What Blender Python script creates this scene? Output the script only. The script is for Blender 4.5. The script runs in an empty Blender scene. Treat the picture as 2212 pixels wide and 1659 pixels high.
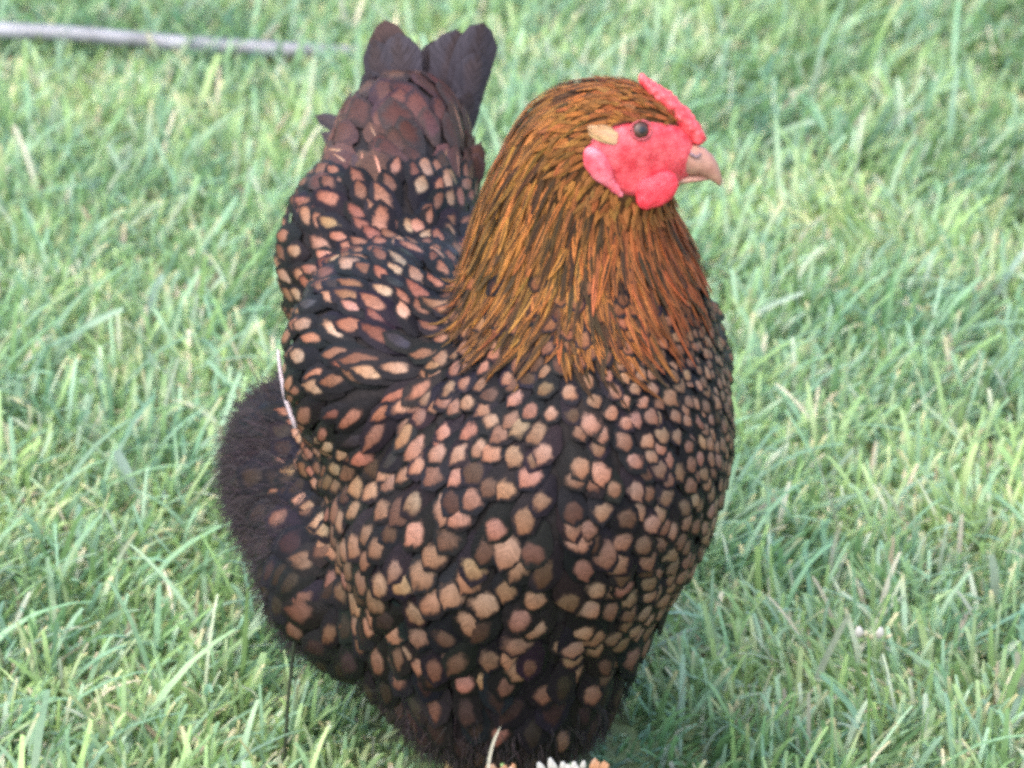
import bpy, math, random
import numpy as np
from mathutils import Vector

rng = np.random.default_rng(7)
random.seed(7)
scn = bpy.context.scene
COL = scn.collection
R = math.radians

# ------------------------------------------------------------------ camera
PW, PH = 2212.0, 1659.0            # size of the picture the measurements were taken from
MPX = 0.00027                      # metres per such pixel at the bird
PITCH, DIST, ZT = R(22), 3.2, 0.281
cam_d = bpy.data.cameras.new('camera')
cam = bpy.data.objects.new('camera', cam_d)
COL.objects.link(cam)
CP = np.array([0.0, -DIST * math.cos(PITCH), ZT + DIST * math.sin(PITCH)])
cam.location = CP
cam.rotation_euler = (R(90) - PITCH, 0, 0)
cam_d.sensor_width = 36
cam_d.lens = 36 * DIST / (PW * MPX)
cam_d.clip_start, cam_d.clip_end = 0.05, 1500
cam_d.dof.use_dof = True
cam_d.dof.focus_distance = DIST - 0.06
cam_d.dof.aperture_fstop = 13
scn.camera = cam

# ------------------------------------------------------------------ sky, sun, exposure
SUN_EL, SUN_AZ = R(58), R(-35)     # azimuth measured from the viewing side, negative = left
w = bpy.data.worlds.new('World')
scn.world = w
w.use_nodes = True
nt = w.node_tree
bg = nt.nodes['Background']
sky = nt.nodes.new('ShaderNodeTexSky')
sky.sky_type = 'NISHITA'
sky.sun_disc = False
sun_dir = np.array([math.sin(SUN_AZ) * math.cos(SUN_EL), -math.cos(SUN_AZ) * math.cos(SUN_EL), math.sin(SUN_EL)])
sky.sun_elevation = SUN_EL
sky.sun_rotation = math.atan2(sun_dir[0], sun_dir[1])
sky.air_density, sky.dust_density, sky.ozone_density = 1.0, 3.0, 1.0
nt.links.new(sky.outputs['Color'], bg.inputs['Color'])
bg.inputs['Strength'].default_value = 0.15
sl = bpy.data.lights.new('sun', 'SUN')
sl.energy, sl.angle, sl.color = 0.7, R(80), (1.0, 0.95, 0.88)
so = bpy.data.objects.new('sun', sl)
COL.objects.link(so)
so.rotation_euler = Vector(sun_dir).to_track_quat('Z', 'Y').to_euler()
vs = scn.view_settings
vs.view_transform, vs.look = 'Standard', 'None'
vs.gamma, vs.use_curve_mapping = 1.0, False
vs.exposure = 2.05
scn.render.engine = 'CYCLES'
scn.cycles.pixel_filter_type = 'BLACKMAN_HARRIS'
scn.cycles.filter_width = 3.4
scn.cycles.use_denoising = False
scn.cycles.max_bounces = 6

# ------------------------------------------------------------------ helpers
FWD = np.array([0.0, math.cos(PITCH), -math.sin(PITCH)])
UP = np.array([0.0, math.sin(PITCH), math.cos(PITCH)])

def ray(px, py):
    return FWD * DIST + np.array([1.0, 0, 0]) * (px - PW / 2) * MPX - UP * (py - PH / 2) * MPX

def P(px, py, y):                   # point of a sight line at depth y
    d = ray(px, py)
    return CP + d * ((y - CP[1]) / d[1])

def G(px, py, z=0.0):               # point of a sight line at height z
    d = ray(px, py)
    return CP + d * ((z - CP[2]) / d[2])

def nrm(v):
    return v / np.maximum(np.linalg.norm(v, axis=-1, keepdims=True), 1e-9)

def link(name, me, mat, parent=None, kind=None):
    o = bpy.data.objects.new(name, me)
    COL.objects.link(o)
    if mat is not None:
        me.materials.append(mat)
    if parent is not None:
        o.parent = parent
        if parent.name in PINV:      # an Empty at a base; every mesh keeps its points in world coordinates
            o.matrix_parent_inverse = PINV[parent.name]
    if kind:
        o['kind'] = kind
    return o
PINV = {}

def tag(o, label, cat, group=None):
    o['label'] = label
    o['category'] = cat
    if group:
        o['group'] = group
    return o

def empty(name, loc):
    o = bpy.data.objects.new(name, None)
    COL.objects.link(o)
    o.location = loc
    o.empty_display_size = 0.02
    from mathutils import Matrix
    PINV[o.name] = Matrix.Translation(Vector(loc)).inverted()
    return o

def quadmesh(name, V, Q, smooth=True):
    """big mesh from numpy arrays: V (n,3), Q (m,4)"""
    V = np.asarray(V, np.float32); Q = np.asarray(Q, np.int32)
    me = bpy.data.meshes.new(name)
    me.vertices.add(len(V)); me.vertices.foreach_set('co', V.ravel())
    k = Q.shape[1]
    me.loops.add(Q.size); me.loops.foreach_set('vertex_index', Q.ravel())
    me.polygons.add(len(Q))
    me.polygons.foreach_set('loop_start', np.arange(0, Q.size, k, dtype=np.int32))
    me.polygons.foreach_set('loop_total', np.full(len(Q), k, np.int32))
    me.polygons.foreach_set('use_smooth', np.full(len(Q), smooth))
    me.update(calc_edges=True)
    return me

def vattr(me, name, arr, typ):
    a = me.attributes.new(name, typ, 'POINT')
    arr = np.asarray(arr, np.float32)
    if typ == 'FLOAT_COLOR':
        if arr.shape[1] == 3:
            arr = np.concatenate([arr, np.ones((len(arr), 1), np.float32)], 1)
        a.data.foreach_set('color', arr.ravel())
    elif typ == 'FLOAT_VECTOR':
        a.data.foreach_set('vector', arr.ravel())
    else:
        a.data.foreach_set('value', arr.ravel())

def new_mat(name):
    m = bpy.data.materials.new(name)
    m.use_nodes = True
    t = m.node_tree
    return m, t, t.nodes['Principled BSDF'], t.nodes['Material Output']

def node(t, typ, **kw):
    n = t.nodes.new(typ)
    for k, v in kw.items():
        setattr(n, k, v)
    return n

def math_n(t, op, a, b=None, clamp=False):
    n = node(t, 'ShaderNodeMath', operation=op)
    n.use_clamp = clamp
    for i, x in enumerate((a, b)):
        if x is None:
            continue
        if isinstance(x, (int, float)):
            n.inputs[i].default_value = x
        else:
            t.links.new(x, n.inputs[i])
    return n.outputs[0]

def noise_mat(name, c1, c2, scale, rough=0.5, bump=0.0, bscale=None, detail=4, sss=0.0, spec=0.5):
    m, t, b, out = new_mat(name)
    tc = node(t, 'ShaderNodeTexCoord')
    n = node(t, 'ShaderNodeTexNoise')
    n.inputs['Scale'].default_value = scale; n.inputs['Detail'].default_value = detail
    t.links.new(tc.outputs['Object'], n.inputs['Vector'])
    r = node(t, 'ShaderNodeValToRGB')
    r.color_ramp.elements[0].color = (*c1, 1); r.color_ramp.elements[0].position = 0.35
    r.color_ramp.elements[1].color = (*c2, 1); r.color_ramp.elements[1].position = 0.65
    t.links.new(n.outputs['Fac'], r.inputs['Fac'])
    t.links.new(r.outputs['Color'], b.inputs['Base Color'])
    b.inputs['Roughness'].default_value = rough
    b.inputs['Specular IOR Level'].default_value = spec
    if sss:
        b.inputs['Subsurface Weight'].default_value = sss
        b.inputs['Subsurface Radius'].default_value = (0.004, 0.0015, 0.001)
        b.inputs['Subsurface Scale'].default_value = 1.0
    if bump:
        n2 = node(t, 'ShaderNodeTexNoise')
        n2.inputs['Scale'].default_value = bscale or scale * 3; n2.inputs['Detail'].default_value = 3
        t.links.new(tc.outputs['Object'], n2.inputs['Vector'])
        bp = node(t, 'ShaderNodeBump')
        bp.inputs['Strength'].default_value = bump; bp.inputs['Distance'].default_value = 0.002
        t.links.new(n2.outputs['Fac'], bp.inputs['Height'])
        t.links.new(bp.outputs['Normal'], b.inputs['Normal'])
    return m

# ------------------------------------------------------------------ materials
def make_feather_mat():
    m, t, b, out = new_mat('feather')
    uv = node(t, 'ShaderNodeUVMap'); uv.uv_map = 'UVMap'
    sep = node(t, 'ShaderNodeSeparateXYZ'); t.links.new(uv.outputs['UV'], sep.inputs[0])
    ce = node(t, 'ShaderNodeAttribute', attribute_name='centre')
    ed = node(t, 'ShaderNodeAttribute', attribute_name='edge')
    sp = node(t, 'ShaderNodeAttribute', attribute_name='spot')
    rn = node(t, 'ShaderNodeAttribute', attribute_name='rnd')
    ss = node(t, 'ShaderNodeSeparateXYZ'); t.links.new(sp.outputs['Vector'], ss.inputs[0])
    x = math_n(t, 'MULTIPLY', math_n(t, 'SUBTRACT', sep.outputs['X'], 0.5), 2.0)
    # barb direction noise
    cmb = node(t, 'ShaderNodeCombineXYZ')
    ax = math_n(t, 'ABSOLUTE', x)
    t.links.new(math_n(t, 'MULTIPLY', ax, 1.2), cmb.inputs[0])
    t.links.new(math_n(t, 'MULTIPLY', math_n(t, 'SUBTRACT', sep.outputs['Y'], math_n(t, 'MULTIPLY', ax, 0.25)), 26.0), cmb.inputs[1])
    t.links.new(math_n(t, 'MULTIPLY', rn.outputs['Fac'], 37.0), cmb.inputs[2])
    nb = node(t, 'ShaderNodeTexNoise'); nb.inputs['Scale'].default_value = 1.6; nb.inputs['Detail'].default_value = 3
    t.links.new(cmb.outputs[0], nb.inputs['Vector'])
    cm2 = node(t, 'ShaderNodeCombineXYZ')
    t.links.new(math_n(t, 'MULTIPLY', x, 1.0), cm2.inputs[0]); t.links.new(math_n(t, 'MULTIPLY', sep.outputs['Y'], 3.0), cm2.inputs[1])
    t.links.new(math_n(t, 'MULTIPLY', rn.outputs['Fac'], 91.0), cm2.inputs[2])
    nl = node(t, 'ShaderNodeTexNoise'); nl.inputs['Scale'].default_value = 1.1; nl.inputs['Detail'].default_value = 2
    t.links.new(cm2.outputs[0], nl.inputs['Vector'])
    dx = math_n(t, 'DIVIDE', x, ss.outputs['Z'])
    dy = math_n(t, 'DIVIDE', math_n(t, 'SUBTRACT', sep.outputs['Y'], ss.outputs['X']), ss.outputs['Y'])
    d = math_n(t, 'SQRT', math_n(t, 'ADD', math_n(t, 'MULTIPLY', dx, dx), math_n(t, 'MULTIPLY', dy, dy)))
    d = math_n(t, 'ADD', d, math_n(t, 'MULTIPLY', math_n(t, 'SUBTRACT', nl.outputs['Fac'], 0.5), 1.6))
    d = math_n(t, 'ADD', d, math_n(t, 'MULTIPLY', math_n(t, 'SUBTRACT', nb.outputs['Fac'], 0.5), 0.9))
    mr = node(t, 'ShaderNodeMapRange', interpolation_type='SMOOTHSTEP')
    mr.inputs['From Min'].default_value = 1.2; mr.inputs['From Max'].default_value = 0.66
    t.links.new(d, mr.inputs['Value'])
    mix = node(t, 'ShaderNodeMix', data_type='RGBA')
    t.links.new(mr.outputs['Result'], mix.inputs['Factor'])
    # the ground colour is paler towards the root and redder at the tip
    gr = node(t, 'ShaderNodeMapRange'); gr.inputs['From Min'].default_value = -.9; gr.inputs['From Max'].default_value = .9
    t.links.new(dy, gr.inputs['Value'])
    tone = node(t, 'ShaderNodeMix', data_type='RGBA')
    t.links.new(gr.outputs['Result'], tone.inputs['Factor'])
    tone.inputs['A'].default_value = (1.2, 1.27, 1.3, 1); tone.inputs['B'].default_value = (.92, .74, .6, 1)
    tm = node(t, 'ShaderNodeMix', data_type='RGBA', blend_type='MULTIPLY'); tm.inputs['Factor'].default_value = 1
    t.links.new(ce.outputs['Color'], tm.inputs['A']); t.links.new(tone.outputs['Result'], tm.inputs['B'])
    t.links.new(ed.outputs['Color'], mix.inputs['A']); t.links.new(tm.outputs['Result'], mix.inputs['B'])
    # barb value variation
    var = node(t, 'ShaderNodeMapRange')
    var.inputs['From Min'].default_value = 0.3; var.inputs['From Max'].default_value = 0.7
    var.inputs['To Min'].default_value = 0.62; var.inputs['To Max'].default_value = 1.32
    t.links.new(nb.outputs['Fac'], var.inputs['Value'])
    mul = node(t, 'ShaderNodeVectorMath', operation='SCALE')
    t.links.new(mix.outputs['Result'], mul.inputs[0]); t.links.new(var.outputs['Result'], mul.inputs['Scale'])
    t.links.new(mul.outputs[0], b.inputs['Base Color'])
    b.inputs['Roughness'].default_value = 0.55
    b.inputs['Specular IOR Level'].default_value = 0.12
    b.inputs['Sheen Weight'].default_value = 0.0
    b.inputs['Sheen Roughness'].default_value = 0.4
    bp = node(t, 'ShaderNodeBump'); bp.inputs['Strength'].default_value = 0.5; bp.inputs['Distance'].default_value = 0.0012
    t.links.new(nb.outputs['Fac'], bp.inputs['Height']); t.links.new(bp.outputs['Normal'], b.inputs['Normal'])
    return m

def make_attr_mat(name, rough=0.5, transl=0.0, spec=0.5, var=0.0):
    m, t, b, out = new_mat(name)
    at = node(t, 'ShaderNodeAttribute', attribute_name='tint')
    col = at.outputs['Color']
    if var:
        tc = node(t, 'ShaderNodeTexCoord')
        n = node(t, 'ShaderNodeTexNoise'); n.inputs['Scale'].default_value = 260; n.inputs['Detail'].default_value = 3
        t.links.new(tc.outputs['Object'], n.inputs['Vector'])
        mr = node(t, 'ShaderNodeMapRange')
        mr.inputs['From Min'].default_value = 0.3; mr.inputs['From Max'].default_value = 0.7
        mr.inputs['To Min'].default_value = 1 - var; mr.inputs['To Max'].default_value = 1 + var
        t.links.new(n.outputs['Fac'], mr.inputs['Value'])
        mul = node(t, 'ShaderNodeVectorMath', operation='SCALE')
        t.links.new(col, mul.inputs[0]); t.links.new(mr.outputs['Result'], mul.inputs['Scale'])
        col = mul.outputs[0]
    t.links.new(col, b.inputs['Base Color'])
    b.inputs['Roughness'].default_value = rough
    b.inputs['Specular IOR Level'].default_value = spec
    if transl:
        tr = node(t, 'ShaderNodeBsdfTranslucent'); t.links.new(col, tr.inputs['Color'])
        mx = node(t, 'ShaderNodeMixShader'); mx.inputs[0].default_value = transl
        t.links.new(b.outputs[0], mx.inputs[1]); t.links.new(tr.outputs[0], mx.inputs[2])
        t.links.new(mx.outputs[0], out.inputs['Surface'])
    return m

M_FEATHER = make_feather_mat()
M_DOWN = make_attr_mat('down', 0.7, 0.0, 0.25)
M_GRASS = make_attr_mat('grass_blade', 0.38, 0.45, 0.75, 0.12)
M_PETAL = make_attr_mat('petal', 0.6, 0.25, 0.3)
M_UNDER = make_attr_mat('body_plumage', 0.8, 0.0, 0.2, 0.35)
M_BODY = noise_mat('under_plumage', (0.008, 0.006, 0.006), (0.028, 0.014, 0.011), 120, 0.8)
M_SKIN = noise_mat('face_skin', (0.50, 0.028, 0.042), (0.66, 0.095, 0.11), 170, 0.45, 0.4, 650, sss=0.15)
M_COMB = noise_mat('comb_flesh', (0.52, 0.030, 0.040), (0.68, 0.10, 0.11), 300, 0.4, 0.4, 1100, sss=0.15)
M_WATTLE = noise_mat('wattle_flesh', (0.55, 0.018, 0.035), (0.66, 0.045, 0.065), 300, 0.45, 0.5, 1300, sss=0.15)
M_LOBE = noise_mat('lobe_flesh', (0.56, 0.045, 0.07), (0.66, 0.16, 0.20), 130, 0.5, 0.4, 900, sss=0.15)
M_BEAK = noise_mat('beak_horn', (0.27, 0.115, 0.085), (0.42, 0.22, 0.155), 110, 0.5, 0.2, 600)
M_NOSTRIL = noise_mat('nostril_skin', (0.10, 0.06, 0.07), (0.22, 0.14, 0.15), 400, 0.6)
M_IRIS = noise_mat('iris', (0.030, 0.012, 0.008), (0.060, 0.022, 0.012), 700, 0.45)
M_PUPIL = noise_mat('pupil', (0.006, 0.005, 0.005), (0.012, 0.01, 0.01), 200, 0.4)
M_LID = noise_mat('eyelid', (0.26, 0.035, 0.045), (0.42, 0.07, 0.08), 500, 0.6, 0.6, 1500)
M_SHANK = noise_mat('shank_scales', (0.42, 0.26, 0.08), (0.55, 0.36, 0.13), 180, 0.5, 0.8, 500)
M_CLAW = noise_mat('claw_horn', (0.25, 0.17, 0.10), (0.4, 0.3, 0.2), 200, 0.4)
M_HOSE = noise_mat('grey_plastic', (0.12, 0.12, 0.128), (0.235, 0.235, 0.25), 22, 0.42, 0.3, 300)
M_STALK = noise_mat('dark_stalk', (0.008, 0.011, 0.005), (0.018, 0.024, 0.010), 90, 0.6)

def ground_mat():
    m, t, b, out = new_mat('lawn_soil')
    tc = node(t, 'ShaderNodeTexCoord')
    n1 = node(t, 'ShaderNodeTexNoise'); n1.inputs['Scale'].default_value = 70; n1.inputs['Detail'].default_value = 6
    n2 = node(t, 'ShaderNodeTexNoise'); n2.inputs['Scale'].default_value = 2.2; n2.inputs['Detail'].default_value = 4
    t.links.new(tc.outputs['Object'], n1.inputs['Vector']); t.links.new(tc.outputs['Object'], n2.inputs['Vector'])
    r = node(t, 'ShaderNodeValToRGB')
    e = r.color_ramp.elements
    e[0].color, e[0].position = (0.10, 0.11, 0.045, 1), 0.3
    e[1].color, e[1].position = (0.20, 0.25, 0.10, 1), 0.7
    k = e.new(0.5); k.color = (0.15, 0.19, 0.07, 1)
    f = math_n(t, 'ADD', math_n(t, 'MULTIPLY', n1.outputs['Fac'], 0.7), math_n(t, 'MULTIPLY', n2.outputs['Fac'], 0.3))
    t.links.new(f, r.inputs['Fac']); t.links.new(r.outputs['Color'], b.inputs['Base Color'])
    b.inputs['Roughness'].default_value = 0.9
    bp = node(t, 'ShaderNodeBump'); bp.inputs['Strength'].default_value = 0.8; bp.inputs['Distance'].default_value = 0.01
    t.links.new(n1.outputs['Fac'], bp.inputs['Height']); t.links.new(bp.outputs['Normal'], b.inputs['Normal'])
    return m

# ------------------------------------------------------------------ ground
S = 400.0
me = quadmesh('ground', [(-S, -S, 0), (S, -S, 0), (S, S, 0), (-S, S, 0)], [(0, 1, 2, 3)], False)
link('ground', me, ground_mat(), None, 'structure')

# ------------------------------------------------------------------ hose line (needed by the grass too)
HOSE_PX = [(-260, 52, .034), (-60, 63, .034), (120, 70, .032), (260, 82, .028), (380, 94, .023), (500, 101, .022), (620, 108, .020),
           (760, 116, .017), (900, 120, .008), (1100, 124, .006)]
HOSE = np.array([G(px, py, z - .004) for px, py, z in HOSE_PX])
HOSE_R = 0.0067

# ------------------------------------------------------------------ grass
def smooth_noise(x, y, f, seed):
    r = np.random.default_rng(seed)
    out = np.zeros_like(x)
    for i in range(6):
        a = r.uniform(0, 2 * np.pi); k = f * r.uniform(0.5, 1.8); ph = r.uniform(0, 6.28)
        out += np.sin(k * (x * np.cos(a) + y * np.sin(a)) + ph)
    return out / 2.45

PAL = np.array([(0.135, 0.25, 0.070), (0.17, 0.295, 0.09), (0.195, 0.32, 0.085), (0.145, 0.28, 0.13),
                (0.19, 0.325, 0.18), (0.24, 0.32, 0.13), (0.33, 0.39, 0.25), (0.42, 0.39, 0.26), (0.27, 0.22, 0.13)])
PALW = np.array([.16, .20, .16, .13, .17, .07, .06, .022, .012])

def blades(base, L, wd, phi, th0, th1, col, tipcol, twist, rows=5):
    N = len(base)
    ts = np.r_[np.linspace(0, .86, rows - 1), 1.0]
    pos = base.copy()
    lean = np.stack([np.cos(phi), np.sin(phi), np.zeros(N)], 1)
    side0 = np.stack([-np.sin(phi + twist), np.cos(phi + twist), np.zeros(N)], 1)
    wprof = np.interp(ts, [0, .35, .75, 1.0], [.75, 1.0, .85, .55])
    V = np.zeros((N, rows, 2, 3)); C = np.zeros((N, rows, 2, 3))
    for i, s in enumerate(ts):
        wv = (wd * wprof[i])[:, None] * side0 * .5
        V[:, i, 0] = pos - wv; V[:, i, 1] = pos + wv
        mixf = np.clip((s - .80) / .12, 0, 1)
        cc = col * (0.9 + 0.15 * s) * (1 - mixf) + tipcol * mixf
        C[:, i, 0] = cc; C[:, i, 1] = cc
        if i < rows - 1:
            th = th0 + th1 * (s + .5 * (ts[i + 1] - s))
            st = (L * (ts[i + 1] - s))[:, None]
            pos = pos + st * (np.sin(th)[:, None] * lean + np.cos(th)[:, None] * np.array([0, 0, 1.0]))
            pos[:, 2] = np.maximum(pos[:, 2], 0.002)
    q = []
    for i in range(rows - 1):
        q.append([2 * i, 2 * i + 1, 2 * i + 3, 2 * i + 2])
    q = np.array(q)[None] + (np.arange(N) * rows * 2)[:, None, None]
    return V.reshape(-1, 3), q.reshape(-1, 4), C.reshape(-1, 3)

def trample(x, y):
    """how much the grass is pressed down: under the bird and just in front of the hose"""
    d = np.hypot((x - 0.0) / .13, (y - .06) / .19)
    f = np.clip(d * d, .35, 1.0)
    hy = np.interp(x, HOSE[:, 0], HOSE[:, 1])
    lft = np.clip((-x - .02) / .3, 0, 1)
    near = (y > hy - .10) & (y < hy + .012)
    f = np.where(near, f * (1 - .35 * lft), f)
    return f

def grass_field(n, x0, x1, y0, y1, scale=1.0, frust=None):
    x = rng.uniform(x0, x1, n); y = rng.uniform(y0, y1, n)
    if frust is not None:
        half = (y - CP[1]) / (DIST * math.cos(PITCH)) * .5 * PW * MPX * 1.18 + .03
        k = np.abs(x) < half
        x, y = x[k], y[k]
    n = len(x)
    # tufts: blades gather round shared points
    cl = smooth_noise(x, y, 70, 3)
    n1 = smooth_noise(x, y, 9, 11); n2 = smooth_noise(x, y, 26, 12)
    phi = 0.45 + .8 * n1 + 1.0 * n2 + rng.normal(0, 1.1, n)
    left = np.clip((-x - .05) / .2, 0, 1)
    phi = phi + left * (.6 + rng.normal(0, .9, n))
    L = rng.gamma(7, .0040, n) * (1 + .22 * cl) * scale
    L = np.clip(L, .014, .075) * trample(x, y)
    wd = rng.uniform(.0021, .0047, n) * scale
    th0 = np.abs(rng.normal(.45, .3, n)); th1 = np.abs(rng.normal(.75, .5, n))
    pr = np.clip(PALW[None] * np.ones((n, 1)), 0, 1)
    idx = rng.choice(len(PAL), n, p=PALW / PALW.sum())
    col = (PAL[idx] * 1.08 + np.array([.042, .034, .040])) * rng.uniform(.8, 1.3, (n, 1)) * (1 + .16 * n2[:, None] * np.array([1.3, .8, .6]))
    dry = rng.random(n) < .18
    tip = np.where(dry[:, None], np.array([.58, .50, .27]) * rng.uniform(.7, 1.25, (n, 1)), col * 1.15)
    return blades(np.stack([x, y, np.zeros(n)], 1), L, wd, phi, th0, th1, col, tip, rng.normal(0, .7, n))

def join(parts):
    Vs, Qs, Cs, o = [], [], [], 0
    for V, Q, C in parts:
        Vs.append(V); Qs.append(Q + o); Cs.append(C); o += len(V)
    return np.concatenate(Vs), np.concatenate(Qs), np.concatenate(Cs)

def long_blades(n):
    x = rng.uniform(-.65, .65, n); y = rng.uniform(-.45, 1.6, n)
    k = np.hypot(x / .16, (y - .06) / .22) > 1.15
    x, y = x[k], y[k]; n = len(x)
    L = rng.uniform(.05, .10, n); wd = rng.uniform(.0032, .0052, n)
    phi = rng.normal(.4, 1.3, n)
    th0 = rng.uniform(.3, .8, n); th1 = rng.uniform(.6, 1.3, n)
    col = np.array([.20, .33, .18]) * rng.uniform(.8, 1.35, (n, 1)) + rng.normal(0, .012, (n, 3))
    col = np.clip(col, .03, .6)
    return blades(np.stack([x, y, np.zeros(n)], 1), L * trample(x, y), wd, phi, th0, th1, col, col * 1.1, rng.normal(0, .5, n), 6)

parts = [grass_field(110000, -.75, .75, -.75, 2.0, 1.0, True),
         grass_field(120000, -2.2, 2.2, -1.0, 3.0, 1.05),
         grass_field(45000, -6, 6, -3.0, 9.0, 1.7)]
V, Q, C = join(parts)
me = quadmesh('lawn_grass', V, Q); vattr(me, 'tint', np.clip(C, .01, .8), 'FLOAT_COLOR')
link('lawn_grass', me, M_GRASS, None, 'stuff')
V, Q, C = long_blades(1500)
me = quadmesh('long_grass', V, Q); vattr(me, 'tint', np.clip(C, .01, .8), 'FLOAT_COLOR')
link('long_grass', me, M_GRASS, None, 'stuff')

# ------------------------------------------------------------------ implicit surfaces
def smin(a, b, k):
    h = np.clip(.5 + .5 * (b - a) / k, 0, 1)
    return b * (1 - h) + a * h - k * h * (1 - h)

def sdf_ell(p, c, r):
    q = (p - c) / r
    k = np.linalg.norm(q, axis=-1)
    return (k - 1) * np.min(r) if np.min(r) == np.max(r) else k * (k - 1) / np.maximum(np.linalg.norm(q / r, axis=-1), 1e-6)

def surface_nets(fn, lo, hi, h):
    lo = np.array(lo, float); hi = np.array(hi, float)
    n = np.ceil((hi - lo) / h).astype(int) + 1
    ax = [lo[i] + np.arange(n[i]) * h for i in range(3)]
    X = np.stack(np.meshgrid(*ax, indexing='ij'), -1)
    f = fn(X.reshape(-1, 3)).reshape(n)
    ins = f < 0
    cs = np.zeros(n - 1, int)
    corners = [(i, j, k) for i in (0, 1) for j in (0, 1) for k in (0, 1)]
    sl = lambda c: tuple(slice(c[a], n[a] - 1 + c[a]) for a in range(3))
    for c in corners:
        cs += ins[sl(c)]
    act = (cs > 0) & (cs < 8)
    cells = np.argwhere(act)
    idm = -np.ones(n - 1, int); idm[act] = np.arange(len(cells))
    acc = np.zeros((len(cells), 3)); cnt = np.zeros(len(cells))
    for c in corners:
        for a in range(3):
            if c[a] == 0:
                d = list(c); d[a] = 1
                A = cells + np.array(c); B = cells + np.array(d)
                fa = f[tuple(A.T)]; fb = f[tuple(B.T)]
                m = (fa < 0) != (fb < 0)
                tt = np.where(m, fa / np.where(m, fa - fb, 1), 0)
                p = A + tt[:, None] * (B - A)
                acc[m] += p[m]; cnt[m] += 1
    verts = lo + acc / cnt[:, None] * h
    faces = []
    for a in range(3):
        b, c = (a + 1) % 3, (a + 2) % 3
        s0 = [slice(None)] * 3; s1 = [slice(None)] * 3
        s0[a] = slice(0, n[a] - 1); s1[a] = slice(1, n[a])
        i0 = ins[tuple(s0)]; i1 = ins[tuple(s1)]
        e = np.argwhere(i0 != i1)
        e = e[(e[:, b] > 0) & (e[:, c] > 0) & (e[:, b] < n[b] - 1) & (e[:, c] < n[c] - 1)]
        flip = ~i0[tuple(e.T)]
        def cell(db, dc):
            q = e.copy(); q[:, b] -= db; q[:, c] -= dc
            return idm[tuple(q.T)]
        quad = np.stack([cell(1, 1), cell(0, 1), cell(0, 0), cell(1, 0)], 1)
        quad[flip] = quad[flip][:, ::-1]
        faces.append(quad)
    return verts, np.concatenate(faces)

def newton(fn, V, it=2, e=4e-4):
    for _ in range(it):
        f = fn(V)
        g = grad(fn, V, e)
        V = V - (f / np.maximum((g * g).sum(1), .05))[:, None] * g
    return V

def grad(fn, V, e=4e-4):
    g = np.zeros_like(V)
    for a in range(3):
        d = np.zeros(3); d[a] = e
        g[:, a] = (fn(V + d) - fn(V - d)) / (2 * e)
    return g

# ------------------------------------------------------------------ the hen: body volume
# name, pixel x, pixel y, depth, radii (metres)
B = [
    ('head',   1345, 292, -.020, .033, .025, .0275),
    ('head',   1288, 286, -.018, .0325, .027, .0265),
    ('head',   1443, 338, -.021, .0135, .0125, .0150),
    ('head',   1365, 372, -.019, .021, .021, .0185),
    ('neck',   1228, 374, -.012, .0350, .034, .040),
    ('neck',   1235, 480, -.005, .049, .045, .046),
    ('neck',   1254, 590,  .000, .061, .060, .055),
    ('cape',   1258, 700,  .000, .067, .078, .060),
    ('breast', 1262, 830, -.005, .076, .100, .075),
    ('breast', 1205, 965, -.008, .098, .115, .085),
    ('breast', 1118, 1115, -.003, .104, .112, .083),
    ('belly',  1085, 1285, .010, .086, .100, .075),
    ('bottom', 1090, 1465, .000, .060, .075, .048),
    ('core',    975, 880,  .120, .088, .150, .095),
    ('wing',    862, 775,  .052, .064, .100, .061),
    ('wing',   1390, 800,  .110, .048, .100, .060),
    ('saddle',  828, 560,  .200, .060, .090, .068),
    ('rump',    868, 350,  .270, .042, .055, .048),
    ('rump',    880, 290,  .300, .026, .032, .028),
    ('fluff',   648, 1010, .180, .043, .080, .050),
    ('fluff',  1150, 1010, .230, .060, .070, .060),
    ('flank',   800, 1190, .100, .064, .100, .065),
    ('flank',   905, 1295, .050, .046, .080, .055),
]
BN = [b[0] for b in B]
BC = np.array([P(b[1], b[2], b[3]) for b in B])
BR = np.array([b[4:7] for b in B])

def blob_d(p):
    return np.stack([sdf_ell(p, BC[i], BR[i]) for i in range(len(B))], 1)

def body_sdf(p):
    d = sdf_ell(p, BC[0], BR[0])
    for i in range(1, len(B)):
        k = .012 if BN[i] == 'head' else .022 if BN[i] == 'wing' else .026
        d = smin(d, sdf_ell(p, BC[i], BR[i]), k)
    return d

lo = (BC - BR).min(0) - .03; hi = (BC + BR).max(0) + .03
BV, BF = surface_nets(body_sdf, lo, hi, .0055)
BV = newton(body_sdf, BV, 2)
HEN = np.array([.0, .05, 0.0])
hen = empty('hen', HEN)
tag(hen, 'brown and black laced hen with red comb, standing on the lawn with head turned right', 'hen')
me = quadmesh('body', BV, BF)
bw = np.exp(-(blob_d(BV) - blob_d(BV).min(1, keepdims=True)) / .008); bw /= bw.sum(1, keepdims=True)
bw = (bw * np.array([nme in ('head', 'neck') for nme in BN])).sum(1)[:, None]
vattr(me, 'tint', np.array([.012, .009, .009]) * (1 - bw) + np.array([.085, .036, .012]) * bw, 'FLOAT_COLOR')
link('body', me, M_UNDER, hen)
bn = nrm(grad(body_sdf, BV))

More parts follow.
